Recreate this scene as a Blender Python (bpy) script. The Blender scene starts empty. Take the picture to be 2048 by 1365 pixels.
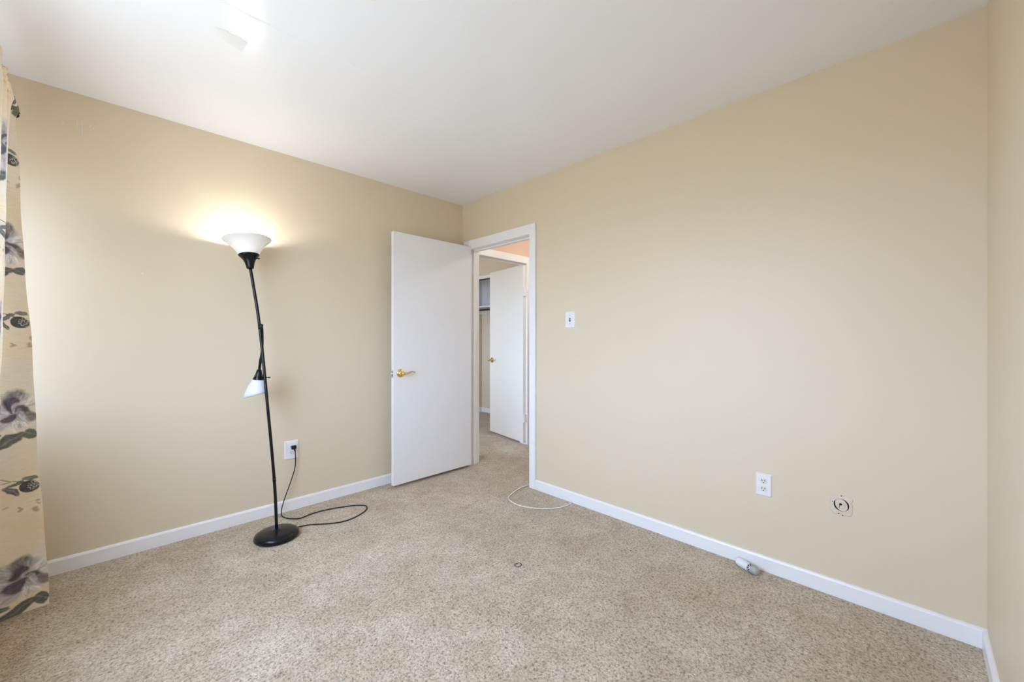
import bpy, bmesh, math, random
import numpy as np
from mathutils import Vector, Matrix, Quaternion

random.seed(7)
S = bpy.context.scene
COL = S.collection
PI = math.pi

# ------------------------------------------------------------------ camera
W_IMG, H_IMG = 2048, 1365
F_PX, Y0, YAW = 805.52, 677.85, 0.7893
CAM = Vector((-2.3575, -3.0423, 1.1787))
cd = bpy.data.cameras.new('camera')
cam = bpy.data.objects.new('camera', cd); COL.objects.link(cam)
cd.sensor_width = 36.0; cd.lens = 36.0 * F_PX / W_IMG
cd.shift_y = (Y0 - H_IMG / 2) / W_IMG
cd.clip_start = 0.01
cam.location = CAM; cam.rotation_euler = (PI / 2, 0, YAW - PI / 2)
S.camera = cam

# ------------------------------------------------------------------ exposure
S.view_settings.view_transform = 'Standard'
S.view_settings.look = 'None'
S.view_settings.exposure = -0.13
S.view_settings.gamma = 1.0
S.view_settings.use_curve_mapping = False
S.cycles.diffuse_bounces = 9
S.cycles.max_bounces = 12

# ------------------------------------------------------------------ sky
wd = bpy.data.worlds.new('sky'); S.world = wd; wd.use_nodes = True
nt = wd.node_tree; nt.nodes.clear()
wo = nt.nodes.new('ShaderNodeOutputWorld'); bg = nt.nodes.new('ShaderNodeBackground')
tc = nt.nodes.new('ShaderNodeTexCoord'); sx = nt.nodes.new('ShaderNodeSeparateXYZ')
cr = nt.nodes.new('ShaderNodeValToRGB')
cr.color_ramp.elements[0].position = 0.46; cr.color_ramp.elements[0].color = (0.40, 0.415, 0.445, 1)
cr.color_ramp.elements[1].position = 0.54; cr.color_ramp.elements[1].color = (0.80, 1.00, 1.42, 1)
mp = nt.nodes.new('ShaderNodeMapRange'); mp.inputs[1].default_value = -1; mp.inputs[2].default_value = 1
nt.links.new(tc.outputs['Generated'], sx.inputs[0]); nt.links.new(sx.outputs[2], mp.inputs[0])
nt.links.new(mp.outputs[0], cr.inputs[0]); nt.links.new(cr.outputs[0], bg.inputs[0])
bg.inputs[1].default_value = 13.5
nt.links.new(bg.outputs[0], wo.inputs[0])

def portal(name, loc, direction, w, h):
    l = bpy.data.lights.new(name, 'AREA'); l.shape = 'RECTANGLE'; l.size = w; l.size_y = h
    l.cycles.is_portal = True
    o = bpy.data.objects.new(name, l); COL.objects.link(o); o.location = loc
    o.rotation_euler = Vector(direction).to_track_quat('-Z', 'Y').to_euler()
    return o

XW = -2.79            # window wall
YN = -3.228           # wall by the camera
H = 2.44
WIN = dict(y0=-2.55, y1=-0.26, z0=0.80, z1=2.08)
portal('window_daylight', (XW - 0.07, (WIN['y0'] + WIN['y1']) / 2, (WIN['z0'] + WIN['z1']) / 2), (1, 0, 0),
       WIN['z1'] - WIN['z0'], WIN['y1'] - WIN['y0'])
BULB_STRENGTH = 265.0
HALL_STRENGTH = 54.0

# ------------------------------------------------------------------ materials
MATS = {}
def new_mat(name):
    m = bpy.data.materials.new(name); m.use_nodes = True
    MATS[name] = m
    return m, m.node_tree, m.node_tree.nodes['Principled BSDF']

def node(t, kind, **kw):
    n = t.nodes.new(kind)
    for k, v in kw.items():
        if k.startswith('i_'):
            n.inputs[int(k[2:])].default_value = v
        else:
            setattr(n, k, v)
    return n

def simple(name, col, rough=0.5, metal=0.0, spec=0.5, vary=0.03, bump=0.0, scale=30.0, bscale=200.0, coat=0.0):
    """paint / plastic / metal with slight procedural variation and bump"""
    m, t, b = new_mat(name)
    tcn = node(t, 'ShaderNodeTexCoord')
    nz = node(t, 'ShaderNodeTexNoise'); nz.inputs['Scale'].default_value = scale; nz.inputs['Detail'].default_value = 4
    t.links.new(tcn.outputs['Object'], nz.inputs['Vector'])
    mx = node(t, 'ShaderNodeMix', data_type='RGBA')
    mx.inputs[6].default_value = (*[c * (1 - vary) for c in col], 1)
    mx.inputs[7].default_value = (*[min(1, c * (1 + vary)) for c in col], 1)
    t.links.new(nz.outputs['Fac'], mx.inputs[0]); t.links.new(mx.outputs[2], b.inputs['Base Color'])
    b.inputs['Roughness'].default_value = rough; b.inputs['Metallic'].default_value = metal
    b.inputs['Specular IOR Level'].default_value = spec
    b.inputs['Coat Weight'].default_value = coat
    if bump > 0:
        n2 = node(t, 'ShaderNodeTexNoise'); n2.inputs['Scale'].default_value = bscale; n2.inputs['Detail'].default_value = 3
        t.links.new(tcn.outputs['Object'], n2.inputs['Vector'])
        bp = node(t, 'ShaderNodeBump'); bp.inputs['Strength'].default_value = bump; bp.inputs['Distance'].default_value = 0.002
        t.links.new(n2.outputs['Fac'], bp.inputs['Height']); t.links.new(bp.outputs[0], b.inputs['Normal'])
    return m

TAN = (0.725, 0.620, 0.462)
M_WALL = simple('tan_wall_paint', TAN, 0.42, spec=0.35, vary=0.02, bump=0.10, scale=2.0, bscale=60)
M_HALL = simple('peach_hall_paint', (0.74, 0.53, 0.41), 0.5, spec=0.3, vary=0.02, bump=0.08, scale=2.0, bscale=60)
M_HALLPALE = simple('pale_hall_paint', (0.80, 0.77, 0.72), 0.5, spec=0.3, vary=0.02, bump=0.08, scale=2.0, bscale=60)
M_CEIL = simple('white_ceiling_paint', (0.868, 0.886, 0.922), 0.18, spec=0.26, vary=0.010, bump=0.045, scale=2.5, bscale=170)
M_PATCH = simple('matt_ceiling_patch', (0.84, 0.84, 0.83), 0.8, spec=0.2, vary=0.04, bump=0.2, scale=40, bscale=120)
M_TRIM = simple('white_gloss_trim', (0.86, 0.86, 0.86), 0.32, spec=0.5, vary=0.03, bump=0.06, scale=12, bscale=40)
M_DOOR = simple('white_door_paint', (0.84, 0.84, 0.84), 0.30, spec=0.5, vary=0.02, bump=0.05, scale=5, bscale=50)
M_DOOR2 = simple('warm_white_door_paint', (0.82, 0.785, 0.71), 0.32, spec=0.5, vary=0.02, bump=0.05, scale=5, bscale=50)
M_BLACK = simple('black_lamp_enamel', (0.004, 0.005, 0.008), 0.25, spec=0.35, vary=0.3, scale=40)
M_BLACKCORD = simple('black_cord_rubber', (0.006, 0.006, 0.006), 0.5, spec=0.4, vary=0.2)
M_BRASS = simple('polished_brass', (0.80, 0.63, 0.25), 0.16, metal=1.0, vary=0.05)
M_STEEL = simple('dull_nickel', (0.62, 0.60, 0.55), 0.35, metal=1.0, vary=0.05)
M_PLATE = simple('white_plate_plastic', (0.82, 0.82, 0.81), 0.35, spec=0.5, vary=0.02)
M_RECEPT = simple('ivory_receptacle', (0.74, 0.72, 0.65), 0.4, spec=0.5, vary=0.02)
M_SLOT = simple('dark_slot', (0.012, 0.011, 0.010), 0.8, spec=0.2, vary=0.1)
M_TOGGLE = simple('grey_toggle', (0.42, 0.42, 0.42), 0.45, vary=0.04)
M_COAX = simple('white_cable_jacket', (0.80, 0.79, 0.76), 0.45, vary=0.03)
M_TUBE = simple('white_tube_plastic', (0.80, 0.81, 0.82), 0.3, vary=0.03)
M_GREY = simple('grey_end_piece', (0.42, 0.42, 0.415), 0.35, vary=0.15, scale=90)
M_DKGREY = simple('dark_tube_bore', (0.05, 0.055, 0.07), 0.5, vary=0.1)
M_SHELF = simple('white_shelf_paint', (0.72, 0.74, 0.77), 0.45, vary=0.03)
M_ROD = simple('dark_closet_rod', (0.045, 0.035, 0.028), 0.45, vary=0.2)
M_GREYTAN = simple('painted_over_plaster', (0.70, 0.605, 0.47), 0.5, vary=0.05, bump=0.6, scale=60, bscale=90)

# carpet: cut pile, dark between the tufts, large soft traffic mottling
def make_carpet():
    m, t, b = new_mat('beige_cut_pile_carpet')
    tcn = node(t, 'ShaderNodeTexCoord')
    def noise(s, d=3, r=0.6, dist=0.0):
        n = node(t, 'ShaderNodeTexNoise'); n.inputs['Scale'].default_value = s
        n.inputs['Detail'].default_value = d; n.inputs['Roughness'].default_value = r
        n.inputs['Distortion'].default_value = dist
        t.links.new(tcn.outputs['Object'], n.inputs['Vector']); return n
    tuft = noise(105, 2, 0.55, 0.5); clump = noise(40, 3, 0.6, 0.6); fib = noise(330, 2, 0.6); big = noise(2.6, 4, 0.6, 0.4); big2 = noise(9, 4, 0.62, 0.5)
    r1 = node(t, 'ShaderNodeValToRGB')
    r1.color_ramp.elements[0].position = 0.30; r1.color_ramp.elements[0].color = (0.34, 0.280, 0.205, 1)
    r1.color_ramp.elements[1].position = 0.62; r1.color_ramp.elements[1].color = (0.83, 0.73, 0.585, 1)
    e = r1.color_ramp.elements.new(0.45); e.color = (0.66, 0.57, 0.445, 1)
    t.links.new(tuft.outputs['Fac'], r1.inputs[0])
    def mul(prev, n, lo, hi, fac, c0, c1):
        r = node(t, 'ShaderNodeValToRGB')
        r.color_ramp.elements[0].position = lo; r.color_ramp.elements[0].color = (*c0, 1)
        r.color_ramp.elements[1].position = hi; r.color_ramp.elements[1].color = (*c1, 1)
        t.links.new(n.outputs['Fac'], r.inputs[0])
        mx = node(t, 'ShaderNodeMix', data_type='RGBA', blend_type='MULTIPLY'); mx.inputs[0].default_value = fac
        t.links.new(prev, mx.inputs[6]); t.links.new(r.outputs[0], mx.inputs[7]); return mx.outputs[2]
    c = mul(r1.outputs[0], fib, 0.32, 0.62, 0.8, (0.62, 0.59, 0.54), (1, 1, 1))
    c = mul(c, clump, 0.36, 0.56, 0.5, (0.66, 0.63, 0.58), (1, 1, 1))
    c = mul(c, big2, 0.38, 0.62, 0.7, (0.80, 0.77, 0.72), (1, 1, 1))
    c = mul(c, big, 0.38, 0.64, 0.8, (0.84, 0.80, 0.75), (1, 1, 1))
    t.links.new(c, b.inputs['Base Color'])
    b.inputs['Roughness'].default_value = 0.95; b.inputs['Specular IOR Level'].default_value = 0.1
    b.inputs['Sheen Weight'].default_value = 0.15
    ad = node(t, 'ShaderNodeMath', operation='MULTIPLY_ADD'); ad.inputs[1].default_value = 0.6
    t.links.new(clump.outputs['Fac'], ad.inputs[0]); t.links.new(tuft.outputs['Fac'], ad.inputs[2])
    bp = node(t, 'ShaderNodeBump'); bp.inputs['Strength'].default_value = 0.75; bp.inputs['Distance'].default_value = 0.008
    t.links.new(ad.outputs[0], bp.inputs['Height']); t.links.new(bp.outputs[0], b.inputs['Normal'])
    return m
M_CARPET = make_carpet()

def make_glass():
    m, t, b = new_mat('window_glass'); t.nodes.remove(b)
    out = t.nodes['Material Output']
    tr = node(t, 'ShaderNodeBsdfTransparent'); gl = node(t, 'ShaderNodeBsdfGlossy'); gl.inputs['Roughness'].default_value = 0.02
    tr.inputs[0].default_value = (0.95, 0.97, 0.97, 1)
    mx = node(t, 'ShaderNodeMixShader'); mx.inputs[0].default_value = 0.06
    t.links.new(tr.outputs[0], mx.inputs[1]); t.links.new(gl.outputs[0], mx.inputs[2]); t.links.new(mx.outputs[0], out.inputs[0])
    return m
M_GLASS = make_glass()

def make_frosted(name, transl, col):
    m, t, b = new_mat(name)
    out = t.nodes['Material Output']
    b.inputs['Base Color'].default_value = (*col, 1); b.inputs['Roughness'].default_value = 0.35
    nz = node(t, 'ShaderNodeTexNoise'); nz.inputs['Scale'].default_value = 25
    tl = node(t, 'ShaderNodeBsdfTranslucent')
    mxc = node(t, 'ShaderNodeMix', data_type='RGBA'); mxc.inputs[6].default_value = (*[c * .96 for c in col], 1); mxc.inputs[7].default_value = (*col, 1)
    t.links.new(nz.outputs['Fac'], mxc.inputs[0]); t.links.new(mxc.outputs[2], tl.inputs[0])
    mx = node(t, 'ShaderNodeMixShader'); mx.inputs[0].default_value = transl
    t.links.new(b.outputs[0], mx.inputs[1]); t.links.new(tl.outputs[0], mx.inputs[2]); t.links.new(mx.outputs[0], out.inputs[0])
    return m
M_SHADE = make_frosted('frosted_shade', 0.16, (0.86, 0.86, 0.85))
M_SHADE2 = make_frosted('white_reading_shade', 0.20, (0.86, 0.88, 0.92))

def make_emit(name, col, strength):
    m, t, b = new_mat(name)
    b.inputs['Base Color'].default_value = (0.8, 0.8, 0.8, 1)
    b.inputs['Emission Color'].default_value = (*col, 1); b.inputs['Emission Strength'].default_value = strength
    return m
M_BULB = make_emit('lit_bulb', (1.0, 0.98, 0.94), BULB_STRENGTH)
M_DOME = make_emit('lit_hall_dome', (1.0, 0.93, 0.85), HALL_STRENGTH)

def make_curtain_mat():
    m, t, b = new_mat('floral_curtain_cloth')
    out = t.nodes['Material Output']
    at = node(t, 'ShaderNodeAttribute', attribute_name='print')
    tcn = node(t, 'ShaderNodeTexCoord')
    mpn = node(t, 'ShaderNodeMapping'); mpn.inputs['Scale'].default_value = (30, 30, 420)
    nz = node(t, 'ShaderNodeTexNoise'); nz.inputs['Scale'].default_value = 1.0; nz.inputs['Detail'].default_value = 4
    t.links.new(tcn.outputs['Object'], mpn.inputs[0]); t.links.new(mpn.outputs[0], nz.inputs['Vector'])
    rp = node(t, 'ShaderNodeValToRGB')
    rp.color_ramp.elements[0].position = 0.3; rp.color_ramp.elements[0].color = (0.90, 0.89, 0.87, 1)
    rp.color_ramp.elements[1].position = 0.62; rp.color_ramp.elements[1].color = (1, 1, 1, 1)
    t.links.new(nz.outputs['Fac'], rp.inputs[0])
    mx = node(t, 'ShaderNodeMix', data_type='RGBA', blend_type='MULTIPLY'); mx.inputs[0].default_value = 1.0
    t.links.new(at.outputs['Color'], mx.inputs[6]); t.links.new(rp.outputs[0], mx.inputs[7])
    t.links.new(mx.outputs[2], b.inputs['Base Color'])
    b.inputs['Roughness'].default_value = 0.9; b.inputs['Specular IOR Level'].default_value = 0.15
    bp = node(t, 'ShaderNodeBump'); bp.inputs['Strength'].default_value = 0.25; bp.inputs['Distance'].default_value = 0.001
    t.links.new(nz.outputs['Fac'], bp.inputs['Height']); t.links.new(bp.outputs[0], b.inputs['Normal'])
    tl = node(t, 'ShaderNodeBsdfTranslucent'); t.links.new(mx.outputs[2], tl.inputs[0])
    ms = node(t, 'ShaderNodeMixShader'); ms.inputs[0].default_value = 0.11
    t.links.new(b.outputs[0], ms.inputs[1]); t.links.new(tl.outputs[0], ms.inputs[2]); t.links.new(ms.outputs[0], out.inputs[0])
    return m
M_CURTAIN = make_curtain_mat()

# ------------------------------------------------------------------ mesh helpers
def obj(name, bm, mats, parent=None, smooth=False, origin=None):
    """links a bmesh (world coordinates) as ONE object; origin moves its pivot; children keep their world place"""
    me = bpy.data.meshes.new(name)
    if origin is not None:
        bmesh.ops.translate(bm, verts=bm.verts, vec=-Vector(origin))
    bmesh.ops.recalc_face_normals(bm, faces=bm.faces)
    bm.to_mesh(me); bm.free()
    for mt in (mats if isinstance(mats, (list, tuple)) else [mats]):
        me.materials.append(mt)
    if smooth:
        for p in me.polygons: p.use_smooth = True
    o = bpy.data.objects.new(name, me); COL.objects.link(o)
    if origin is not None: o.location = Vector(origin)
    if parent is not None: attach(o, parent)
    return o

def world_matrix(o):
    m = o.matrix_basis.copy()
    return world_matrix(o.parent) @ o.matrix_parent_inverse @ m if o.parent else m

def attach(o, parent):
    o.parent = parent; o.matrix_parent_inverse = world_matrix(parent).inverted()

def empty(name, loc):
    o = bpy.data.objects.new(name, None); o.empty_display_size = 0.05; COL.objects.link(o); o.location = loc
    return o

def tag(o, label, cat, group=None, kind=None):
    o['label'] = label; o['category'] = cat
    if group: o['group'] = group
    if kind: o['kind'] = kind
    return o

def struct(o, label, cat):
    return tag(o, label, cat, kind='structure')

def box(bm, a, b, mat=0, bevel=0.0, seg=2, M=None):
    a, b = Vector(a), Vector(b)
    c = (a + b) / 2; s = b - a
    r = bmesh.ops.create_cube(bm, size=1.0, matrix=Matrix.Translation(c) @ Matrix.Diagonal((*[abs(x) for x in s], 1)))
    vs = r['verts']
    fs = {f for v in vs for f in v.link_faces}
    if bevel > 0:
        es = list({e for f in fs for e in f.edges})
        rb = bmesh.ops.bevel(bm, geom=es, offset=bevel, segments=seg, affect='EDGES', profile=0.5)
        fs = set(rb['faces']) | {f for f in fs if f.is_valid}
        vs = list({v for f in fs for v in f.verts})
    for f in fs: f.material_index = mat
    if M is not None: bmesh.ops.transform(bm, matrix=M, verts=list({v for f in fs for v in f.verts}))
    return fs

def frame_from(axis):
    z = Vector(axis).normalized()
    x = z.orthogonal().normalized(); y = z.cross(x)
    return Matrix((x, y, z)).transposed().to_4x4()

def lathe(bm, prof, origin=(0, 0, 0), axis=(0, 0, 1), n=32, mat=0, close=False):
    """prof: list of (radius, height) revolved about axis"""
    M = Matrix.Translation(Vector(origin)) @ frame_from(axis)
    rings = []
    for r, h in prof:
        if r < 1e-6:
            rings.append([bm.verts.new(M @ Vector((0, 0, h)))])
        else:
            rings.append([bm.verts.new(M @ Vector((r * math.cos(2 * PI * k / n), r * math.sin(2 * PI * k / n), h))) for k in range(n)])
    fs = []
    pairs = list(zip(rings, rings[1:]))
    if close: pairs.append((rings[-1], rings[0]))
    for A, B in pairs:
        for k in range(n):
            k2 = (k + 1) % n
            vs = [A[k % len(A)], A[k2 % len(A)], B[k2 % len(B)], B[k % len(B)]]
            u = []
            for v in vs:
                if v not in u: u.append(v)
            if len(u) >= 3:
                f = bm.faces.new(u); f.material_index = mat; f.smooth = True; fs.append(f)
    return fs

def spline(pts, per=8):
    P = [Vector(p) for p in pts]
    P = [P[0] * 2 - P[1]] + P + [P[-1] * 2 - P[-2]]
    out = []
    for i in range(1, len(P) - 2):
        for k in range(per):
            t = k / per
            a, b, c, d = P[i - 1:i + 3]
            out.append(0.5 * ((2 * b) + (c - a) * t + (2 * a - 5 * b + 4 * c - d) * t * t + (3 * b - a - 3 * c + d) * t ** 3))
    out.append(P[-2]); return out

def tube(bm, pts, r, n=10, mat=0, cap=True, flat=1.0):
    """swept round tube; r number or list; flat squashes one axis"""
    P = [Vector(p) for p in pts]
    R = r if isinstance(r, (list, tuple)) else [r] * len(P)
    rings = []; up = None
    for i, p in enumerate(P):
        d = (P[min(i + 1, len(P) - 1)] - P[max(i - 1, 0)]).normalized()
        if up is None:
            up = d.orthogonal().normalized() if abs(d.z) > 0.9 else (Vector((0, 0, 1)) - d * d.z).normalized()
        else:
            up = (up - d * up.dot(d)).normalized()
        s = d.cross(up)
        rings.append([bm.verts.new(p + R[i] * (math.cos(2 * PI * k / n) * s + flat * math.sin(2 * PI * k / n) * up)) for k in range(n)])
    for A, B in zip(rings, rings[1:]):
        for k in range(n):
            f = bm.faces.new((A[k], A[(k + 1) % n], B[(k + 1) % n], B[k])); f.smooth = True; f.material_index = mat
    if cap:
        for ring in (rings[0], rings[-1]):
            f = bm.faces.new(ring); f.material_index = mat

def new(): return bmesh.new()

def unproj(px, py, depth):
    fw = Vector((math.cos(YAW), math.sin(YAW), 0)); rt = Vector((math.sin(YAW), -math.cos(YAW), 0))
    return CAM + depth * (fw + rt * (px - 1024) / F_PX + Vector((0, 0, 1)) * (Y0 - py) / F_PX)

# ------------------------------------------------------------------ the setting
TH = 0.10
def wall(name, boxes, mat, label):
    bm = new()
    for a, b in boxes: box(bm, a, b)
    return struct(obj(name, bm, mat), label, 'wall')

# door opening in the right-hand wall
D0, D1, DH = -0.108, -0.876, 2.005      # y of the jambs, head height
bm = new(); box(bm, (-2.95, -3.40, -0.06), (2.60, 2.60, 0.0))
struct(obj('floor', bm, M_CARPET), 'beige cut pile carpet with soft traffic mottling across the rooms', 'floor')
bm = new(); box(bm, (-2.95, -3.40, H), (2.60, 2.60, H + 0.06))
ceiling = struct(obj('ceiling', bm, M_CEIL), 'glossy white painted ceiling with a peeled patch and a seam', 'ceiling')
wall_left = wall('wall_left', [((XW - .1, 0, 0), (0.0, TH, H))], M_WALL, 'tan wall behind the black floor lamp')
wall('wall_right', [((0, YN - .1, 0), (TH, D1 - .02, H)), ((0, D0 + .02, 0), (TH, 0.03, H)), ((0, D1 - .02, DH + .02), (TH, D0 + .02, H))],
     M_WALL, 'long tan wall with the bedroom doorway, switch and outlet')
wall('wall_near', [((XW - .1, YN - .1, 0), (0, YN, H))], M_WALL, 'narrow sliver of tan wall at the right edge beside the camera')
wy0, wy1, wz0, wz1 = WIN['y0'], WIN['y1'], WIN['z0'], WIN['z1']
wall('wall_window', [((XW - .1, YN, 0), (XW, wy0, H)), ((XW - .1, wy1, 0), (XW, 0, H)), ((XW - .1, wy0, 0), (XW, wy1, wz0)), ((XW - .1, wy0, wz1), (XW, wy1, H))],
     M_WALL, 'tan window wall behind the floral curtain')

# old paint runs and dabs of filler high on the lamp wall
def paint_run(x, z, L, r):
    bm = new()
    pts = [(x, -.0002, z), (x + .001, -.0006, z - L * .4), (x, -.0006, z - L * .8), (x, -.0010, z - L)]
    tube(bm, spline(pts, 4), [r * (.55 + .45 * k / 12) for k in range(13)], 8)
    obj('paint_run', bm, M_HALLPALE, wall_left)
for a in ((-2.470, 2.305, .075, .0022), (-2.487, 2.300, .030, .0018), (-2.440, 2.300, .022, .0018), (-2.428, 2.285, .010, .0022), (-2.537, 2.275, .010, .0025), (-2.530, 2.345, .008, .0020)):
    paint_run(*a)
for x, z in ((-2.33, 1.31), (-2.24, 1.545), (-1.245, 1.62), (-2.36, 1.00), (-1.72, 2.06)):
    paint_run(x, z, .012, .0030)

# hall and the second room beyond the doorway
X2A, X2B, D2H = 0.205, 0.915, 2.012       # opening of the second doorway, in the plane y = 0.03
XC = 1.30                                  # closet front of the second room
XCB = 1.89                                 # closet back wall
YCE = 1.93                                 # closet end wall
wall('wall_hall_left', [((TH, 0.03, 0), (X2A - .02, 0.13, H)), ((X2B + .02, 0.03, 0), (2.0, 0.13, H)), ((X2A - .02, 0.03, D2H + .02), (X2B + .02, 0.13, H))],
     M_HALL, 'peach hall wall above the second doorway')
wall('wall_hall_far', [((2.0, -2.0, 0), (2.1, 0.13, H))], M_HALLPALE, 'pale far wall of the hall')
wall('wall_hall_right', [((TH, -2.1, 0), (2.1, -2.0, H))], M_HALLPALE, 'pale right wall of the hall')
wall('wall_closet_front', [((XC, 0.13, 0), (XC + .07, 0.28, H)), ((XC, 0.28, 2.055), (XC + .07, YCE, H)), ((XC, YCE, 0), (XC + .07, 2.5, H))],
     M_WALL, 'tan wall over the closet opening in the far room')
wall('wall_closet_back', [((XCB, 0.13, 0), (XCB + .08, 2.5, H))], M_WALL, 'tan back wall of the closet')
wall('wall_closet_end', [((XC + .07, YCE, 0), (XCB, YCE + .08, H))], M_WALL, 'tan end wall of the closet')
wall('wall_far_room', [((-1.3, 2.5, 0), (XCB + .08, 2.6, H))], M_WALL, 'tan end wall of the far room')
w2 = dict(y0=.55, y1=2.1, z0=.75, z1=2.1)  # unseen window opening, added so daylight reaches the far room
wall('wall_far_room_side', [((-1.4, TH, 0), (-1.3, w2['y0'], H)), ((-1.4, w2['y1'], 0), (-1.3, 2.6, H)), ((-1.4, w2['y0'], 0), (-1.3, w2['y1'], w2['z0'])), ((-1.4, w2['y0'], w2['z1']), (-1.3, w2['y1'], H))],
     M_WALL, 'tan wall of the far room holding an added window')
portal('added_window_portal', (-1.38, (w2['y0'] + w2['y1']) / 2, 1.425), (1, 0, 0), 1.35, 1.55)  # sky portal for the added far room window

# ceiling marks: a joint line between two boards and a peeled patch of paint
bm = new()
ys, hw = -1.215, 0.05
rows = []
for i in range(61):
    x = XW + (0 - XW) * i / 60
    yy = ys + 0.006 * math.sin(x * 3.1)
    d = 0.0011 * max(0.0, min(1.0, (-x - 0.9) / 0.8))
    rows.append([bm.verts.new((x, yy + 0.16, H - 0.0001)), bm.verts.new((x, yy + 0.012, H - d - .0003)), bm.verts.new((x, yy, H - 0.0003)),
                 bm.verts.new((x, yy, H + 0.001)), bm.verts.new((x, yy + 0.16, H + 0.001))])
for A, B in zip(rows, rows[1:]):
    for k in range(5):
        bm.faces.new((A[k], A[(k + 1) % 5], B[(k + 1) % 5], B[k]))
bm.faces.new(rows[0]); bm.faces.new(rows[-1])
obj('joint_ridge', bm, M_CEIL, ceiling)
bm = new()
out = [(-2.063, -1.04), (-2.039, -1.049), (-2.023, -1.05), (-2.006, -1.041), (-1.993, -1.046), (-1.979, -1.048), (-1.966, -1.036), (-1.95, -1.036),
       (-1.947, -1.019), (-1.955, -0.998), (-1.95, -0.953), (-1.973, -0.956), (-2.0, -0.97), (-2.018, -0.969), (-2.034, -0.993), (-2.046, -1.019)]
lo = [bm.verts.new((x, y, H - .0012)) for x, y in out]; hi = [bm.verts.new((x, y, H + .0005)) for x, y in out]
bm.faces.new(lo); bm.faces.new(hi)
for k in range(len(out)): bm.faces.new((lo[k], lo[(k + 1) % len(out)], hi[(k + 1) % len(out)], hi[k]))
obj('peeled_patch', bm, M_PATCH, ceiling)

# baseboards: flat board with an eased top edge
def baseboard(name, p, q, nrm, label, h=0.075, t=0.014):
    p, q, nrm = Vector(p), Vector(q), Vector(nrm)
    prof = [(0, 0), (t, 0), (t, h - .010), (t * .72, h - .003), (t * .3, h), (0, h)]
    bm = new()
    A = [bm.verts.new(p + nrm * a + Vector((0, 0, b))) for a, b in prof]
    B = [bm.verts.new(q + nrm * a + Vector((0, 0, b))) for a, b in prof]
    for k in range(len(prof)): bm.faces.new((A[k], A[(k + 1) % len(prof)], B[(k + 1) % len(prof)], B[k]))
    bm.faces.new(A); bm.faces.new(B)
    return struct(obj(name, bm, M_TRIM), label, 'baseboard')
CW = 0.062   # casing width
baseboard('baseboard_left', (XW, 0, 0), (0, 0, 0), (0, -1, 0), 'white baseboard behind the floor lamp')
baseboard('baseboard_right', (0, D1 - CW, 0), (0, YN, 0), (-1, 0, 0), 'white baseboard along the long tan wall')
baseboard('baseboard_near', (-.014, YN, 0), (XW, YN, 0), (0, 1, 0), 'white baseboard at the lower right corner beside the camera')
baseboard('baseboard_window', (XW, YN, 0), (XW, 0, 0), (1, 0, 0), 'white baseboard under the window')
baseboard('baseboard_closet', (XCB, 0.13, 0), (XCB, YCE, 0), (-1, 0, 0), 'white baseboard on the closet back wall', 0.07)
baseboard('baseboard_closet_end', (XC + .07, YCE, 0), (XCB, YCE, 0), (0, -1, 0), 'white baseboard on the closet end wall', 0.07)

# door trim: casing, jamb and stop in one structure object
def trim_right():
    bm = new()
    z1 = DH + CW
    xo = -0.018
    box(bm, (xo, D1 - CW, 0), (0, D1, z1 + 0.018), bevel=.003)
    box(bm, (xo, D0, 0), (0, D0 + CW + .006, z1 + 0.018), bevel=.003)
    box(bm, (xo, D1 + .0005, DH), (0, D0 - .0005, z1 + 0.018), bevel=.003)
    # jamb
    box(bm, (-.004, D1 - .018, 0), (TH + .004, D1 + .002, DH + .018), bevel=.0015)
    box(bm, (-.004, D0 - .002, 0), (TH + .004, D0 + .018, DH + .018), bevel=.0015)
    box(bm, (-.004, D1, DH - .002), (TH + .004, D0, DH + .018), bevel=.0015)
    # stop
    box(bm, (.040, D1, 0), (.075, D1 + .013, DH), bevel=.002)
    box(bm, (.040, D0 - .013, 0), (.075, D0, DH), bevel=.002)
    box(bm, (.040, D1, DH - .014), (.075, D0, DH), bevel=.002)
    # hall side casing
    box(bm, (TH, D1 - CW, 0), (TH + .015, D1, z1), bevel=.003)
    box(bm, (TH, D0, 0), (TH + .015, D0 + CW, z1), bevel=.003)
    box(bm, (TH, D1, DH), (TH + .015, D0, z1), bevel=.003)
    o = struct(obj('trim_1', bm, M_TRIM), 'white casing and jamb around the bedroom doorway', 'door trim')
    bm = new()
    box(bm, (.004, D1 + .0015, .875), (.032, D1 + .0035, .932), 0, bevel=.0006)
    box(bm, (.012, D1 + .0015, .889), (.024, D1 + .0042, .918), 1)
    sp = obj('strike_plate', bm, [M_STEEL, M_SLOT], o); sp['label'] = 'dull metal strike plate'
    return o
trim_right()

def trim_second():
    bm = new(); yf = 0.03
    z1 = D2H + .075
    box(bm, (X2A - .060, yf - .015, 0), (X2A, yf, z1), bevel=.003)
    box(bm, (X2B, yf - .015, 0), (X2B + .060, yf, z1), bevel=.003)
    box(bm, (X2A, yf - .015, D2H), (X2B, yf, z1), bevel=.003)
    box(bm, (X2A - .018, yf - .002, 0), (X2A, .132, D2H + .018), bevel=.0015)
    box(bm, (X2B, yf - .002, 0), (X2B + .018, .132, D2H + .018), bevel=.0015)
    box(bm, (X2A, yf - .002, D2H), (X2B, .132, D2H + .018), bevel=.0015)
    box(bm, (X2A, .055, 0), (X2A + .012, .085, D2H), bevel=.002)
    box(bm, (X2A, .055, D2H - .012), (X2B, .085, D2H), bevel=.002)
    return struct(obj('trim_2', bm, M_TRIM), 'white casing of the second doorway across the hall', 'door trim')
trim_second()

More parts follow.
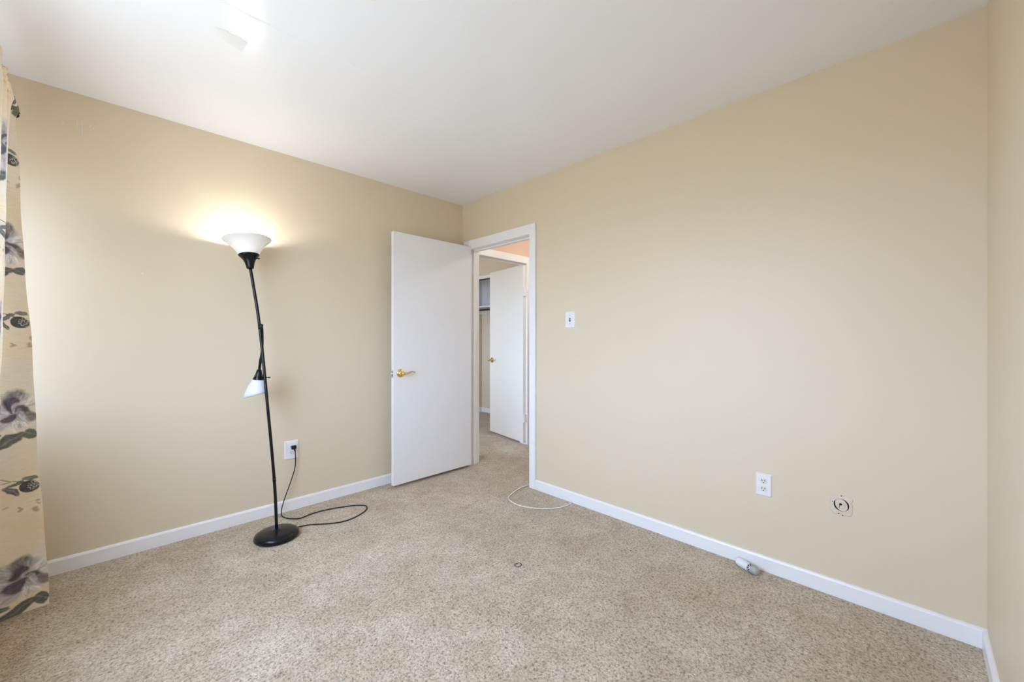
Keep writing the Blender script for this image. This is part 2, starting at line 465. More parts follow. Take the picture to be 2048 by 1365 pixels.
# ------------------------------------------------------------------ doors
def lever_set(parent, rose, nrm, along, lev=0.095):
    """brass rosette with a wavy lever; nrm points out of the door, along is the way the lever runs"""
    nrm, along, rose = Vector(nrm), Vector(along), Vector(rose)
    bm = new()
    lathe(bm, [(.034, 0), (.0335, .003), (.030, .008), (.022, .0125), (.0165, .015), (.0145, .020), (.0125, .028), (.0125, .040), (.0145, .045), (.0145, .054), (.010, .060), (0, .062)], rose, nrm, 40)
    h = obj('door_handle', bm, M_BRASS, parent); h['label'] = 'polished brass door handle'
    bm = new(); zz = Vector((0, 0, 1)); b = rose + nrm * .050
    pts = spline([b, b + along * .022 - zz * .001, b + along * .045 + zz * .003, b + along * .066 + zz * .010, b + along * .083 + zz * .011, b + along * lev + zz * .004], 6)
    n = len(pts)
    tube(bm, pts, [.0115 - .0055 * (i / (n - 1)) for i in range(n)], 12, flat=.72)
    obj('lever', bm, M_BRASS, h, smooth=True)
    return h

# door_1, standing open against the lamp wall
YF, YB = -.155, -.120
DX0, DX1 = -.798, -.020
bm = new(); box(bm, (DX0, YF, .024), (DX1, YB, 2.022), bevel=.0018)
door1 = struct(obj('door_1', bm, M_DOOR, origin=(DX1, YB, .024)), 'white flush bedroom door standing open in front of the lamp wall', 'door')
lever_set(door1, (-.737, YF, .905), (0, -1, 0), (1, 0, 0), .100)
bm = new()
lathe(bm, [(.033, 0), (.030, .008), (.014, .016), (.0125, .036), (0, .037)], (-.737, YB, .905), (0, 1, 0), 28)
tube(bm, spline([(-.737, YB + .034, .905), (-.70, YB + .036, .907), (-.655, YB + .036, .912)], 5), .0075, 10)
hb = obj('door_handle', bm, M_BRASS, door1)
bm = new()
box(bm, (DX0 - .0015, -.1495, .872), (DX0 + .001, -.1255, .930), 0, bevel=.0006)
box(bm, (DX0 - .0022, -.1445, .885), (DX0, -.1305, .916), 1)
lathe(bm, [(.0075, 0), (.0075, .006), (.005, .0115), (0, .0125)], (DX0 - .001, -.1375, .905), (-1, 0, 0), 16, mat=2)
lt = obj('latch', bm, [M_STEEL, M_DKGREY, M_PLATE], door1); lt['label'] = 'metal latch plate with the bolt out'
for hz in (.22, 1.02, 1.82):
    bm = new()
    tube(bm, [(-.006, -.114, hz - .045), (-.006, -.114, hz + .045)], .006, 12)
    box(bm, (-.021, -.150, hz - .044), (-.0188, -.122, hz + .044))
    obj('hinge', bm, M_TRIM, door1)

# door_2, open into the far room
HX, HY = .884, .050
ex, ey = 1.012, .748
dv = Vector((ex - HX, ey - HY, 0)); L2 = dv.length; dv.normalize(); pv = Vector((-dv.y, dv.x, 0))   # pv points to the visible face
R2 = Matrix.Translation(Vector((HX, HY, 0))) @ Matrix((( dv.x, -pv.x, 0, 0), (dv.y, -pv.y, 0, 0), (0, 0, 1, 0), (0, 0, 0, 1)))
bm = new(); box(bm, (0, 0, .022), (L2, .034, 2.004), bevel=.0018, M=R2)
door2 = struct(obj('door_2', bm, M_DOOR2, origin=(HX, HY, .022)), 'white flush door standing open into the far room', 'door')
rose2 = Vector((HX, HY, .913)) + dv * (L2 - .055)
lever_set(door2, rose2, pv, -dv, .085)
for hz in (.29, 1.70):
    bm = new()
    bq = Vector((HX, HY, 0)) - dv * .006 - pv * .040
    tube(bm, [bq + Vector((0, 0, hz - .05)), bq + Vector((0, 0, hz + .05))], .007, 12)
    box(bm, (-.016, .004, hz - .045), (-.0005, .032, hz + .045), M=R2)
    obj('hinge', bm, M_TRIM, door2)

# ------------------------------------------------------------------ windows
def window(name, x, y0, y1, z0, z1, label):
    bm = new(); f = .045
    xa, xb = x - .075, x - .03
    box(bm, (xa, y0, z0), (xb, y0 + f, z1), bevel=.003); box(bm, (xa, y1 - f, z0), (xb, y1, z1), bevel=.003)
    box(bm, (xa, y0 + f, z0), (xb, y1 - f, z0 + f), bevel=.003); box(bm, (xa, y0 + f, z1 - f), (xb, y1 - f, z1), bevel=.003)
    box(bm, (xa, y0 + f, (z0 + z1) / 2 - .02), (xb, y1 - f, (z0 + z1) / 2 + .02), bevel=.003)
    o = struct(obj(name, bm, M_TRIM), label, 'window')
    for za, zb in ((z0 + f, (z0 + z1) / 2 - .02), ((z0 + z1) / 2 + .02, z1 - f)):
        bm = new(); box(bm, (x - .055, y0 + f, za), (x - .051, y1 - f, zb)); obj('window_pane', bm, M_GLASS, o)
    bm = new(); box(bm, (x - .03, y0 + .001, z0 - .0), (x + .02, y1 - .001, z0 + .02), bevel=.003); obj('window_sill', bm, M_TRIM, o)
    return o
window('window_1', XW, wy0, wy1, wz0, wz1, 'white sash window behind the floral curtain')
window('added_window', -1.3, w2['y0'], w2['y1'], w2['z0'], w2['z1'], 'white sash window, unseen, added to light the far room')  # out of view, added as the far room's light source

# ------------------------------------------------------------------ hall lamp (out of view, warms the hall)
t = empty('ceiling_light', (.95, -.75, H))
tag(t, 'warm flush ceiling light in the hall beyond the doorway', 'ceiling light')
bm = new(); lathe(bm, [(0, 0), (.13, 0), (.13, -.02), (0, -.02)], (.95, -.75, H), (0, 0, 1), 32); obj('base', bm, M_TRIM, t)
bm = new(); lathe(bm, [(.12, -.02), (.118, -.05), (.095, -.085), (.05, -.105), (0, -.112)], (.95, -.75, H), (0, 0, 1), 32); obj('lamp_shade', bm, M_DOME, t)

# ------------------------------------------------------------------ closet fittings
bm = new()
box(bm, (1.50, .14, 1.640), (XCB, YCE, 1.660), bevel=.002)
cs = tag(obj('closet_shelf', bm, M_SHELF), 'white shelf across the closet in the far room', 'shelf')
bm = new(); box(bm, (XCB - .02, .14, 1.570), (XCB, YCE - .02, 1.6395)); box(bm, (1.50, YCE - .02, 1.570), (XCB, YCE, 1.6395)); obj('cleat', bm, M_TRIM, cs)
bm = new(); tube(bm, [(1.60, .14, 1.612), (1.60, YCE - .021, 1.612)], .014, 14)
tag(obj('closet_rod', bm, M_ROD), 'dark hanging rod under the closet shelf', 'rod')
bm = new()
box(bm, (XC - .003, .28, 2.012), (XC + .060, YCE, 2.055), 0)
box(bm, (XC + .010, .285, 1.998), (XC + .030, YCE, 2.012), 1)
struct(obj('trim_3', bm, [M_TRIM, M_ROD]), 'closet header trim with a dark sliding door track', 'trim')
bm = new(); box(bm, (XC + .30, YCE - .012, 1.6605), (XCB - .012, YCE, H)); box(bm, (XCB - .012, .13, 1.6605), (XCB, YCE, H))
struct(obj('trim_4', bm, M_SHELF), 'white lining of the closet above its shelf', 'trim')

# ------------------------------------------------------------------ floor lamp
lamp = empty('floor_lamp', (-1.660, -.325, 0))
tag(lamp, 'leaning black floor lamp with a lit bowl shade and a small reading arm', 'floor lamp')
bc = Vector((-1.667, -.370, 0))
bm = new()
lathe(bm, [(0, .002), (.110, .002), (.117, .008), (.1185, .018), (.114, .030), (.101, .039), (.082, .0435), (.030, .046), (.021, .048), (.014, .052), (0, .052)], bc, (0, 0, 1), 56)
obj('base', bm, M_BLACK, lamp)
Ptop = unproj(500.5, 536, 2.450)
p0 = unproj(553.5, 1062, 2.388); p1 = unproj(548.5, 960, 2.425); p2 = unproj(534.5, 806, 2.436); p3 = unproj(519.5, 655, 2.444); p4 = unproj(506.5, 570, 2.448)
path = spline([p0, p1, p2, p3, p4, Ptop], 6)
bm = new(); tube(bm, path, .0085, 14)
pole = obj('pole', bm, M_BLACK, lamp)
for q in (p1, p3):
    i = min(range(len(path)), key=lambda k: (path[k] - q).length)
    d = (path[min(i + 1, len(path) - 1)] - path[i - 1]).normalized()
    bm = new(); tube(bm, [q - d * .012, q + d * .012], .0096, 14); obj('pole_collar', bm, M_BLACK, pole)
ax = (Ptop - p4).normalized()
ax = (ax * .20 + Vector((0, 0, 1)) * .80 + Vector((math.cos(YAW), math.sin(YAW), 0)) * .06 - Vector((math.sin(YAW), -math.cos(YAW), 0)) * .11).normalized()
# socket cup
bm = new()
lathe(bm, [(0, -.006), (.016, -.006), (.0195, -.002), (.021, .008), (.026, .030), (.034, .050), (.047, .067), (.0545, .075), (.0560, .080), (.054, .0825), (.044, .074), (.028, .066), (0, .064)], Ptop, ax, 40)
cup = obj('lamp_socket', bm, M_BLACK, lamp)
kb = Ptop + ax * .058; rt = Vector((math.sin(YAW), -math.cos(YAW), 0))
bm = new(); tube(bm, [kb + rt * .030, kb + rt * .060], .0030, 10); tube(bm, [kb + rt * .052, kb + rt * .063], .0042, 10)
obj('switch_knob', bm, M_BLACK, cup)
# bowl shade: closed-profile frosted shell
bm = new(); sb = Ptop + ax * .073
outp = [(.046, 0), (.056, .014), (.066, .032), (.078, .052), (.093, .070), (.110, .086), (.123, .096), (.1280, .102)]
inp = [(.1262, .1035), (.121, .098), (.108, .0885), (.091, .0735), (.075, .056), (.063, .036), (.053, .018), (.043, .004)]
lathe(bm, outp + inp, sb, ax, 64, close=True)
sh = obj('lamp_shade', bm, M_SHADE, lamp, smooth=True); sh['label'] = 'frosted white bowl shade, lit'
bm = new(); bb = Ptop + ax * .140
bmesh.ops.create_icosphere(bm, subdivisions=3, radius=.026, matrix=Matrix.Translation(bb))
obj('bulb', bm, M_BULB, lamp, smooth=True)
bm = new(); tube(bm, [Ptop + ax * .065, Ptop + ax * .116], .014, 14); obj('bulb_stem', bm, M_PLATE, lamp)
# reading arm
dA = 2.452
a = [unproj(517.0, 645, 2.444), unproj(520.5, 649, dA - .02), unproj(523.5, 657, dA - .02), unproj(524.5, 680, dA), unproj(523.8, 705, dA), unproj(521.0, 722, dA), unproj(519.3, 735, dA + .004), unproj(518.6, 742, dA + .004)]
bm = new(); pts = spline(a, 6); tube(bm, pts, [.0055] * 6 + [.0078] * (len(pts) - 6), 12)
arm = obj('reading_arm', bm, M_BLACK, lamp)
bm = new(); kk = unproj(521.5, 651.5, dA - .02)
lathe(bm, [(0, -.011), (.008, -.011), (.0095, -.006), (.0095, .006), (.008, .011), (0, .011)], kk, rt, 20); obj('arm_joint', bm, M_BLACK, arm)
s0 = unproj(518.6, 740, dA + .004); sx_ = (unproj(516.6, 761, dA + .004) - s0).normalized()
bm = new(); lathe(bm, [(0, -.002), (.008, -.002), (.013, .002), (.017, .020), (.024, .042), (.0325, .0625), (.032, .065), (0, .060)], s0, sx_, 32)
rs = obj('reading_socket', bm, M_BLACK, lamp)
kb2 = s0 + sx_ * .047
bm = new(); tube(bm, [kb2 + rt * .022, kb2 + rt * .060], .0025, 10); tube(bm, [kb2 + rt * .058, kb2 + rt * .071], .0034, 10); obj('switch_knob', bm, M_BLACK, rs)
# bell shade cut at a slant
def slant_shade():
    bm = new(); n = 48
    zz = sx_; xx = (rt - zz * rt.dot(zz)).normalized(); yy = zz.cross(xx)
    base = s0 + sx_ * .059
    prof = [(.031, 0), (.0365, .012), (.046, .034), (.0545, .058), (.0605, .083), (.0640, .104)]
    rings = []
    for side in (0, 1):
        for (r, h) in (prof if side == 0 else prof[::-1]):
            rr = r - side * .0022; ring = []
            for k in range(n):
                an = 2 * PI * k / n; tt = h / .104
                cut = tt * tt * (.016 - .022 * (1 + math.cos(an)))          # the mouth is higher on the right
                lean = -xx * (.006 * tt)
                ring.append(bm.verts.new(base + lean + xx * rr * math.cos(an) + yy * rr * math.sin(an) + zz * (h + cut)))
            rings.append(ring)
    for A, B in zip(rings, rings[1:] + rings[:1]):
        for k in range(n): bm.faces.new((A[k], A[(k + 1) % n], B[(k + 1) % n], B[k]))
    o = obj('reading_shade', bm, M_SHADE2, lamp, smooth=True); o['label'] = 'small white slanted reading shade, unlit'
slant_shade()
# cord with plug
pz = Vector((-1.471, 0, .432))
cordpts = [(-1.468, -.024, .428), (-1.466, -.028, .405), (-1.463, -.026, .36), (-1.466, -.024, .29), (-1.490, -.026, .21), (-1.519, -.032, .136), (-1.541, -.040, .08), (-1.556, -.050, .035),
           (-1.562, -.078, .008), (-1.551, -.130, .005), (-1.520, -.178, .005), (-1.480, -.200, .005), (-1.404, -.181, .005), (-1.330, -.184, .005), (-1.270, -.198, .005), (-1.200, -.225, .005), (-1.140, -.256, .005), (-1.100, -.298, .005), (-1.098, -.335, .005),
           (-1.120, -.376, .005), (-1.175, -.416, .005), (-1.255, -.444, .005), (-1.326, -.440, .005), (-1.400, -.398, .005), (-1.465, -.350, .006), (-1.515, -.335, .008), (-1.575, -.340, .014)]
bm = new(); tube(bm, spline(cordpts, 7), .0034, 8)
cord = obj('cord', bm, M_BLACKCORD, lamp)
bm = new()
box(bm, (-1.486, -.030, .419), (-1.457, -.0085, .443), bevel=.004)
tube(bm, [(-1.468, -.020, .424), (-1.467, -.027, .408)], .0052, 10)
obj('plug', bm, M_BLACKCORD, cord)

# ------------------------------------------------------------------ wall plates
def plate_frame(origin, u, n):
    u, n = Vector(u), Vector(n); z = Vector((0, 0, 1))
    return Matrix(((u.x, n.x, 0, origin[0]), (u.y, n.y, 0, origin[1]), (u.z, n.z, 1, origin[2]), (0, 0, 0, 1)))
    # columns: along the wall, out of the wall, up

def rounded(bm, M, cx, cz, w, h, y0, y1, r, mat=0, flat_sides=False, n=8, taper=0.0):
    """extruded rounded rectangle in plate space (x along, y out, z up)"""
    pts = []
    for sx, sz, a0 in ((1, 1, 0), (-1, 1, 90), (-1, -1, 180), (1, -1, 270)):
        for k in range(n + 1):
            an = math.radians(a0 + 90 * k / n)
            pts.append((cx + sx * (w / 2 - r) + r * math.cos(an), cz + sz * (h / 2 - r) + r * math.sin(an)))
    A = [bm.verts.new(M @ Vector((x, y0, z))) for x, z in pts]
    B = [bm.verts.new(M @ Vector((cx + (x - cx) * (1 - taper * 2 / w), y1, cz + (z - cz) * (1 - taper * 2 / h)))) for x, z in pts]
    k = len(pts)
    for i in range(k):
        f = bm.faces.new((A[i], A[(i + 1) % k], B[(i + 1) % k], B[i])); f.material_index = mat
    f = bm.faces.new(B); f.material_index = mat; f = bm.faces.new(A); f.material_index = mat

def outlet(origin, u, n, w, h, label, face_mat):
    t = empty('electrical_outlet', origin); tag(t, label, 'outlet', 'wall outlets')
    M = plate_frame(origin, u, n)
    bm = new(); rounded(bm, M, 0, 0, w, h, 0, .0065, .004, taper=.004); obj('cover_plate', bm, M_PLATE, t)
    for s in (1, -1):
        cz = s * .0195
        bm = new(); rounded(bm, M, 0, cz, .0345, .029, .004, .0078, .0115, taper=.001)
        rc = obj('receptacle', bm, face_mat, t)
        bm = new()
        for sx, hh in ((-1, .0085), (1, .007)):
            rounded(bm, M, sx * .0064, cz + .0035, .0028, hh, .007, .0083, .0006, n=2)
        rounded(bm, M, 0, cz - .0075, .0052, .0052, .007, .0083, .0024, n=4)
        obj('socket_slots', bm, M_SLOT, rc)
    bm = new(); lathe(bm, [(0, .0055), (.0036, .0055), (.0036, .0075), (.0026, .0083), (0, .0083)], origin, n, 16); obj('screw', bm, M_PLATE, t)
    return t
outlet((-1.4815, -.0005, .4135), (1, 0, 0), (0, -1, 0), .090, .126, 'white wall outlet behind the floor lamp with a black plug in it', M_PLATE)
outlet((-.0005, -2.489, .4345), (0, -1, 0), (-1, 0, 0), .0715, .113, 'empty white duplex outlet on the long tan wall near the blank jack', M_RECEPT)

def switch():
    o = (-.0005, -1.268, 1.3165)
    t = empty('light_switch', o); tag(t, 'white toggle light switch on the tan wall beside the doorway', 'light switch')
    M = plate_frame(o, (0, -1, 0), (-1, 0, 0))
    bm = new(); rounded(bm, M, 0, 0, .088, .119, 0, .006, .005, taper=.004); obj('cover_plate', bm, M_PLATE, t)
    bm = new(); rounded(bm, M, 0, -.001, .011, .026, .005, .0066, .001, n=2); obj('toggle_slot', bm, M_SLOT, t)
    bm = new(); rounded(bm, M, 0, .000, .0085, .012, .004, .016, .0015, n=3, taper=.0012); obj('toggle', bm, M_TOGGLE, t)
    for s in (1, -1):
        q = M @ Vector((0, 0, s * .030)); bm = new()
        lathe(bm, [(0, .005), (.0034, .005), (.0034, .0066), (0, .0074)], q, (-1, 0, 0), 14); obj('screw', bm, M_TOGGLE, t)
switch()

def blank_jack():
    o = (-.0003, -2.797, .421)
    t = empty('blank_jack', o); tag(t, 'painted over round jack plate loose in rough plaster, low on the tan wall', 'wall jack')
    M = plate_frame(o, (0, -1, 0), (-1, 0, 0))
    rnd = random.Random(3)
    bm = new(); n = 40; A = []; B = []; C = []
    for k in range(n):
        an = 2 * PI * k / n
        sq = 1 / max(abs(math.cos(an)), abs(math.sin(an)))
        r = .040 * min(sq, 1.28) * (1 + .07 * rnd.uniform(-1, 1))
        A.append(bm.verts.new(M @ Vector((r * math.cos(an), 0, 1.12 * r * math.sin(an)))))
        B.append(bm.verts.new(M @ Vector((.93 * r * math.cos(an), .0016 + .0012 * rnd.random(), 1.05 * r * math.sin(an)))))
        C.append(bm.verts.new(M @ Vector((.0275 * math.cos(an), .0026 + .0012 * rnd.random(), .0285 * math.sin(an)))))
    for P, Q in ((A, B), (B, C)):
        for k in range(n): bm.faces.new((P[k], P[(k + 1) % n], Q[(k + 1) % n], Q[k]))
    obj('plaster_patch', bm, M_GREYTAN, t)
    bm = new(); q = M @ Vector((0, .0004, 0)); lathe(bm, [(0, 0), (.0285, 0), (.0285, .0008), (0, .0008)], q, (-1, 0, 0), 36); obj('dark_hole', bm, M_SLOT, t)
    bm = new()
    # tilted lens-shaped plate: leaves crescent gaps left and right
    def lens(sx, sz, y0, y1, rot, mat):
        pts = []
        for k in range(36):
            an = 2 * PI * k / 36; x, z = sx * math.cos(an), sz * math.sin(an)
            c, s = math.cos(rot), math.sin(rot); pts.append((x * c - z * s, x * s + z * c))
        P = [bm.verts.new(M @ Vector((x, y0, z))) for x, z in pts]; Q = [bm.verts.new(M @ Vector((x * .93, y1, z * .93))) for x, z in pts]
        for k in range(36): bm.faces.new((P[k], P[(k + 1) % 36], Q[(k + 1) % 36], Q[k]))
        bm.faces.new(P); bm.faces.new(Q)
    lens(.0225, .0290, .001, .0048, .35, 0)
    lens(.0150, .0165, .004, .0066, .2, 0)
    pl = obj('round_plate', bm, M_GREYTAN, t)
    bm = new(); q = M @ Vector((-.002, .006, .004)); lathe(bm, [(0, 0), (.0052, 0), (.0052, .0012), (0, .0012)], q, (-1, 0, 0), 18)
    rounded(bm, M, -.0065, -.006, .0022, .014, .006, .0071, .0006, n=2)
    obj('center_hole', bm, M_SLOT, pl)
    for x, z in ((.0, .041), (-.010, -.041), (.004, -.047), (-.030, .008)):
        q = M @ Vector((x, .0008, z)); bm = new(); lathe(bm, [(0, 0), (.0022, 0), (.0022, .0022), (0, .0026)], q, (-1, 0, 0), 10); obj('nail_hole', bm, M_SLOT, t)
blank_jack()

# ------------------------------------------------------------------ things lying on the carpet
bm = new()
cp = [(.030, -.852, .006), (-.005, -.850, .012), (-.092, -.850, .010), (-.170, -.866, .008), (-.228, -.886, .006), (-.284, -.915, .005), (-.318, -.978, .005), (-.324, -1.072, .005), (-.284, -1.174, .005),
      (-.214, -1.252, .005), (-.131, -1.297, .005), (-.060, -1.306, .006), (-.028, -1.296, .008), (-.018, -1.282, .012)]
tube(bm, spline(cp, 8), .0038, 10)
tag(obj('cable', bm, M_COAX), 'loop of thin white cable on the carpet between doorway and baseboard', 'cable')

def hair_ring():
    bm = new(); c = Vector((-.863, -1.580, .004)); pts = []
    for k in range(33):
        an = 2 * PI * k / 32
        r = .0165 * (1 + .10 * math.cos(2 * an + .5) + .06 * math.cos(3 * an))
        pts.append(c + Vector((r * math.cos(an) * 1.05, r * math.sin(an) * 1.05, .0006 * math.sin(3 * an))))
    tube(bm, pts, .0014, 8)
    tag(obj('hair_tie', bm, M_BLACKCORD), 'small dark hair tie ring lying in the middle of the carpet', 'hair tie')
hair_ring()
bm = new(); c = Vector((-.465, -1.067, .005))
bmesh.ops.create_icosphere(bm, subdivisions=2, radius=.0046, matrix=Matrix.Translation(c) @ Matrix.Diagonal((1.4, .9, .7, 1)))
for v in bm.verts: v.co += Vector((random.uniform(-1, 1), random.uniform(-1, 1), random.uniform(-1, 1))) * .0006
tag(obj('paper_scrap', bm, M_PLATE), 'tiny white paper scrap on the carpet in front of the cable loop', 'scrap')

def white_tube():
    A = Vector((-.047, -2.366, .022)); B = Vector((-.060, -2.462, .022))     # lies along the baseboard
    A = unproj(1475.5, 1124.5, 2.10); B = unproj(1499, 1137.5, 2.035)
    A.z = B.z = .0215
    d = (B - A).normalized()
    t = empty('tube_fitting', (A.x, A.y, 0)); tag(t, 'short white plastic tube with a grey ribbed end, on the carpet against the baseboard', 'tube')
    L = (B - A).length
    bm = new(); lathe(bm, [(0, 0), (.014, 0), (.0195, .003), (.021, .009), (.021, L), (.0185, L), (.0185, L - .03), (0, L - .03)], A, d, 36); obj('tube_body', bm, M_TUBE, t)
    # grey end piece with webs
    bm = new(); lathe(bm, [(0, L - .028), (.0165, L - .028), (.0165, L + .012), (.0185, L + .016), (.0190, L + .034), (.0165, L + .043), (.009, L + .046), (0, L + .046)], A, d, 32)
    g = obj('end_piece', bm, M_GREY, t); g['label'] = 'grey ribbed end piece'
    fr = Matrix.Translation(A) @ frame_from(d)
    tocam = (CAM - B); tocam -= d * tocam.dot(d); tocam.normalize()
    side = d.cross(tocam)
    for s, mt in ((1, M_DKGREY), (-1, M_DKGREY)):
        bm = new(); q = B + d * .006 + (tocam * .86 + side * .45 * s).normalized() * .0160
        lathe(bm, [(0, -.002), (.0065, -.002), (.0065, .0015), (0, .0015)], q, (q - B - d * .006).normalized(), 20); obj('web_recess', bm, mt, g)
    for s in (1, 0, -1):
        bm = new()
        q0 = B + d * .001 + (tocam + side * .95 * s).normalized() * .0185
        q1 = B + d * .016 + (tocam + side * .15 * s).normalized() * .0185
        tube(bm, spline([q0, (q0 + q1) / 2 + tocam * .001, q1], 4), .0018, 8); obj('web', bm, M_TUBE, g)
white_tube()

# ------------------------------------------------------------------ curtain and rod
rod = empty('curtain_rod', (-2.672, -.140, 2.205)); tag(rod, 'black curtain rod end beside the floral curtain, near the ceiling', 'curtain rod')
bm = new(); tube(bm, [(-2.676, -.165, 2.205), (-2.676, -2.75, 2.205)], .0095, 14); obj('rod_tube', bm, M_BLACK, rod)
bm = new(); lathe(bm, [(0, 0), (.010, 0), (.013, .006), (.013, .016), (.008, .020), (.012, .027), (.016, .034), (.012, .042), (0, .045)], (-2.676, -.168, 2.205), (0, 1, 0), 24); obj('finial', bm, M_BLACK, rod)
for yb in (-.185, -2.70):
    bm = new(); tube(bm, spline([(XW + .004, yb, 2.200), (XW + .03, yb, 2.190), (-2.70, yb, 2.188), (-2.672, yb, 2.192), (-2.655, yb, 2.200)], 5), .005, 8)
    box(bm, (XW, yb - .012, 2.165), (XW + .005, yb + .012, 2.235), bevel=.001); obj('bracket', bm, M_BLACK, rod)

def vnoise(x, y, seed):
    def h(i, j):
        n = (i.astype(np.int64) * 374761393 + j.astype(np.int64) * 668265263 + seed * 982451653) & 0x7fffffff
        n = ((n ^ (n >> 13)) * 1274126177) & 0x7fffffff
        return ((n ^ (n >> 16)) & 0xffff) / 65535.0
    xi, yi = np.floor(x), np.floor(y); fx, fy = x - xi, y - yi
    fx, fy = fx * fx * (3 - 2 * fx), fy * fy * (3 - 2 * fy)
    return (h(xi, yi) * (1 - fx) + h(xi + 1, yi) * fx) * (1 - fy) + (h(xi, yi + 1) * (1 - fx) + h(xi + 1, yi + 1) * fx) * fy

def fbm(x, y, seed):
    return sum(vnoise(x * 2 ** k, y * 2 ** k, seed + k) * .5 ** (k + 1) for k in range(4)) / .9375

def curtain_print(u, v):
    """the cloth's printed flowers: u across the cloth, v up it, metres"""
    n = len(u)
    c = np.empty((n, 3))
    b = fbm(u * 5, v * 9, 1)[:, None]
    c[:] = np.array((.86, .70, .48)) * (1 - b) + np.array((.92, .86, .74)) * b
    g = np.clip((fbm(u * 4, v * 5, 9) - .52) * 5, 0, 1)[:, None]
    c = c * (1 - .55 * g) + np.array((.78, .77, .72)) * .55 * g
    wx = (fbm(u * 22, v * 22, 21) - .5) * .030; wy = (fbm(u * 22, v * 22, 33) - .5) * .030
    U, V = u + wx, v + wy
    def put(mask, col, streak=None):
        nonlocal c
        m = np.clip(mask, 0, 1)[:, None]
        cc = np.array(col)[None, :] * (np.ones((n, 1)) if streak is None else streak[:, None])
        c = c * (1 - m) + cc * m
    def ell(cu, cv, ru, rv, rot, soft=.12, hard=False):
        uu, vv = (u, v) if hard else (U, V)
        ca, sa = math.cos(rot), math.sin(rot)
        x = (uu - cu) * ca + (vv - cv) * sa; y = -(uu - cu) * sa + (vv - cv) * ca
        d = np.sqrt((x / ru) ** 2 + (y / rv) ** 2)
        return np.clip((1 - d) / soft, 0, 1), x, y, d
    def flower(cu, cv, R, rnd):
        for k in range(9):
            an = 2 * PI * k / 9 + rnd.uniform(-.3, .3); rr = R * rnd.uniform(.42, .62)
            m, x, y, d = ell(cu + math.cos(an) * rr * .85, cv + math.sin(an) * rr * .85, rr, rr * .62, an, .3)
            st = .30 + 1.35 * fbm(x * 45, y * 240, int(rnd.random() * 999))
            dark = rnd.random()
            col = (.17, .145, .17) if dark < .30 else ((.50, .47, .50) if dark < .7 else (.82, .79, .78))
            put(m * (.62 + .38 * fbm(x * 60, y * 200, 55)), col, np.clip(st, .35, 1.6))
        for k in range(6):
            an = 2 * PI * k / 6 + rnd.uniform(-.3, .3); rr = R * rnd.uniform(.24, .36)
            m, x, y, d = ell(cu + math.cos(an) * rr * .8, cv + math.sin(an) * rr * .8, rr, rr * .6, an + .5, .3)
            st = .25 + 1.5 * fbm(x * 60, y * 260, int(rnd.random() * 999))
            put(m * .9, (.10, .085, .11) if k % 2 else (.56, .53, .57), np.clip(st, .3, 1.6))
    def leaf(cu, cv, L, Wd, rot, col=(.10, .105, .10)):
        m, x, y, d = ell(cu, cv, L, Wd, rot, .18)
        st = .6 + 1.1 * fbm(x * 60, y * 60, 77)
        vein = np.exp(-(y / (.0022)) ** 2) * .8 + np.exp(-((np.abs(y) * .9 - (x % .018)) / .0016) ** 2) * .35
        put(m * .95, col, st); put(m * vein, (.33, .32, .30))
    def line(a, b_, w, col=(.13, .12, .11)):
        a, b_ = np.array(a), np.array(b_); dv_ = b_ - a; L = np.linalg.norm(dv_)
        t = np.clip(((u - a[0]) * dv_[0] + (v - a[1]) * dv_[1]) / L ** 2, 0, 1)
        d = np.hypot(u - a[0] - t * dv_[0], v - a[1] - t * dv_[1]); put(np.clip((w - d) / .0015, 0, 1) * .9, col)
    def fruit(cu, cv, r):
        leaf(cu + .036, cv + .020, .026, .009, 2.6); leaf(cu + .045, cv - .012, .030, .010, .9); leaf(cu - .004, cv + .036, .026, .010, .2, (.16, .17, .16))
        line((cu + .005, cv + .02), (cu + .045, cv + .035), .0022); line((cu + .045, cv + .035), (cu + .095, cv + .028), .0018); line((cu + .05, cv + .035), (cu + .07, cv + .052), .0022)
        m, x, y, d = ell(cu, cv, r, r * .88, .3, .1, True)
        put(m, (.085, .085, .085), .7 + .8 * fbm(x * 70, y * 70, 5))
        m2, x, y, d = ell(cu - r * .45, cv, r * .62, r * .66, .2, .12, True)
        net = np.clip((np.abs(np.sin(x * 420)) * np.abs(np.sin(y * 420)) < .22).astype(float), 0, 1)
        put(m2 * m * net * .85, (.66, .66, .63))
    def berries(cu, cv, rnd):
        for k in range(11):
            m, *_ = ell(cu + rnd.uniform(-.06, .10), cv + rnd.uniform(-.028, .022), rnd.uniform(.006, .014), rnd.uniform(.004, .008), rnd.uniform(-.6, .6), .5)
            put(m * .6, (.36, .20, .13))
    full = (u, v, U, V, c, n)
    def local(cu, cv, fn, *args):
        nonlocal u, v, U, V, c, n
        sel = np.nonzero((np.abs(full[0] - cu) < .26) & (np.abs(full[1] - cv) < .24))[0]
        if len(sel) == 0: return
        u, v, U, V, c, n = full[0][sel], full[1][sel], full[2][sel], full[3][sel], full[4][sel], len(sel)
        fn(*args)
        full[4][sel] = c
        u, v, U, V, c, n = full
    for col_ in range(5):
        du = .30 * col_; off = 0.0 if col_ % 2 == 0 else -.36
        for k in range(-1, 4):
            v0 = off + .715 * k
            rnd = random.Random(col_ * 10 + 5)
            def low():
                flower(.062 + du, .150 + v0, .105, rnd)
                leaf(.078 + du, .030 + v0, .052, .022, -.55); leaf(.018 + du, .044 + v0, .028, .024, .5, (.11, .115, .10)); leaf(.13 + du, .06 + v0, .035, .014, .4)
            def high():
                fruit(.030 + du, .535 + v0, .030)
                berries(.06 + du, .445 + v0, rnd)
            local(.06 + du, .12 + v0, low); local(.06 + du, .50 + v0, high)
    return c

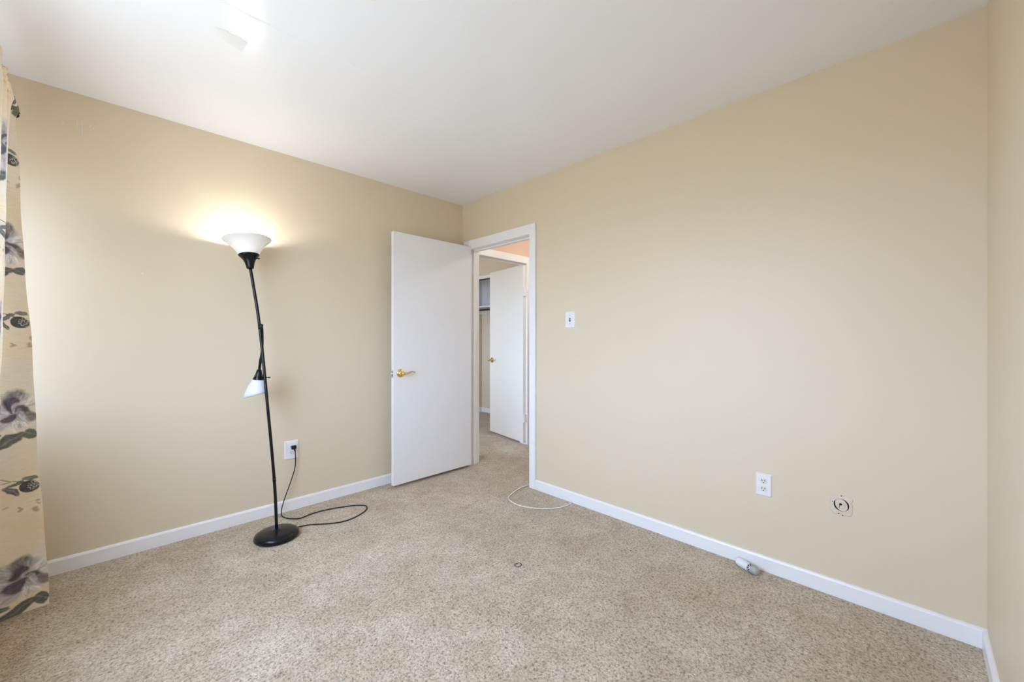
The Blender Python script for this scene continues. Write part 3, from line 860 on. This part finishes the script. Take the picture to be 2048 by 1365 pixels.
def curtain():
    top = [(-2.668, -.200), (-2.712, -.262), (-2.700, -.300), (-2.664, -.350), (-2.706, -.415), (-2.652, -.485), (-2.70, -.555), (-2.650, -.625), (-2.70, -.69), (-2.655, -.75), (-2.69, -.80)]
    bot = [(-2.556, -.336), (-2.640, -.352), (-2.715, -.385), (-2.700, -.440), (-2.738, -.510), (-2.680, -.580), (-2.735, -.650), (-2.670, -.720), (-2.735, -.79), (-2.68, -.85), (-2.72, -.90)]
    per = 30
    T = [Vector((x, y, 0)) for x, y in top]; B = [Vector((x, y, 0)) for x, y in bot]
    T, B = spline(T, per), spline(B, per)
    nu = len(T); nv = 720; z0, z1 = .006, 2.262
    tm = [(a + b) / 2 for a, b in zip(T, B)]
    us = [0.0]
    for a, b in zip(tm, tm[1:]): us.append(us[-1] + (b - a).length)
    co = np.zeros((nu, nv, 3)); uu = np.zeros((nu, nv)); vv = np.zeros((nu, nv))
    for j in range(nv):
        z = z0 + (z1 - z0) * j / (nv - 1)
        t = (z - z0) / (2.20 - z0); t = min(t, 1.0)
        for i in range(nu):
            p = B[i].lerp(T[i], t)
            x, y = p.x, p.y
            x += .0025 * math.sin(z * 7 + i * .058) + .0015 * math.sin(z * 17 + i * .16)
            pinch = math.exp(-((z - 2.205) / .032) ** 2)
            if z > 2.19: y += .004 * math.sin(i * .7) * (z - 2.19) / .07
            x += (-2.654 - x) * pinch
            co[i, j] = (x, y, z + .006 * math.sin(us[i] * 60) * (z > 2.19)); uu[i, j] = us[i]; vv[i, j] = z
    verts = co.reshape(-1, 3)
    faces = [(i * nv + j, (i + 1) * nv + j, (i + 1) * nv + j + 1, i * nv + j + 1) for i in range(nu - 1) for j in range(nv - 1)]
    me = bpy.data.meshes.new('curtain'); me.from_pydata(verts.tolist(), [], faces)
    cols = curtain_print(uu.ravel(), vv.ravel())
    at = me.attributes.new('print', 'FLOAT_COLOR', 'POINT')
    rgba = np.ones((len(verts), 4), dtype=np.float32); rgba[:, :3] = np.clip(cols, 0, 1)
    at.data.foreach_set('color', rgba.ravel())
    me.materials.append(M_CURTAIN)
    for p in me.polygons: p.use_smooth = True
    o = bpy.data.objects.new('curtain', me); COL.objects.link(o)
    tag(o, 'floor length cream curtain printed with grey flowers and dark leaves', 'curtain')
    return o
curtain()
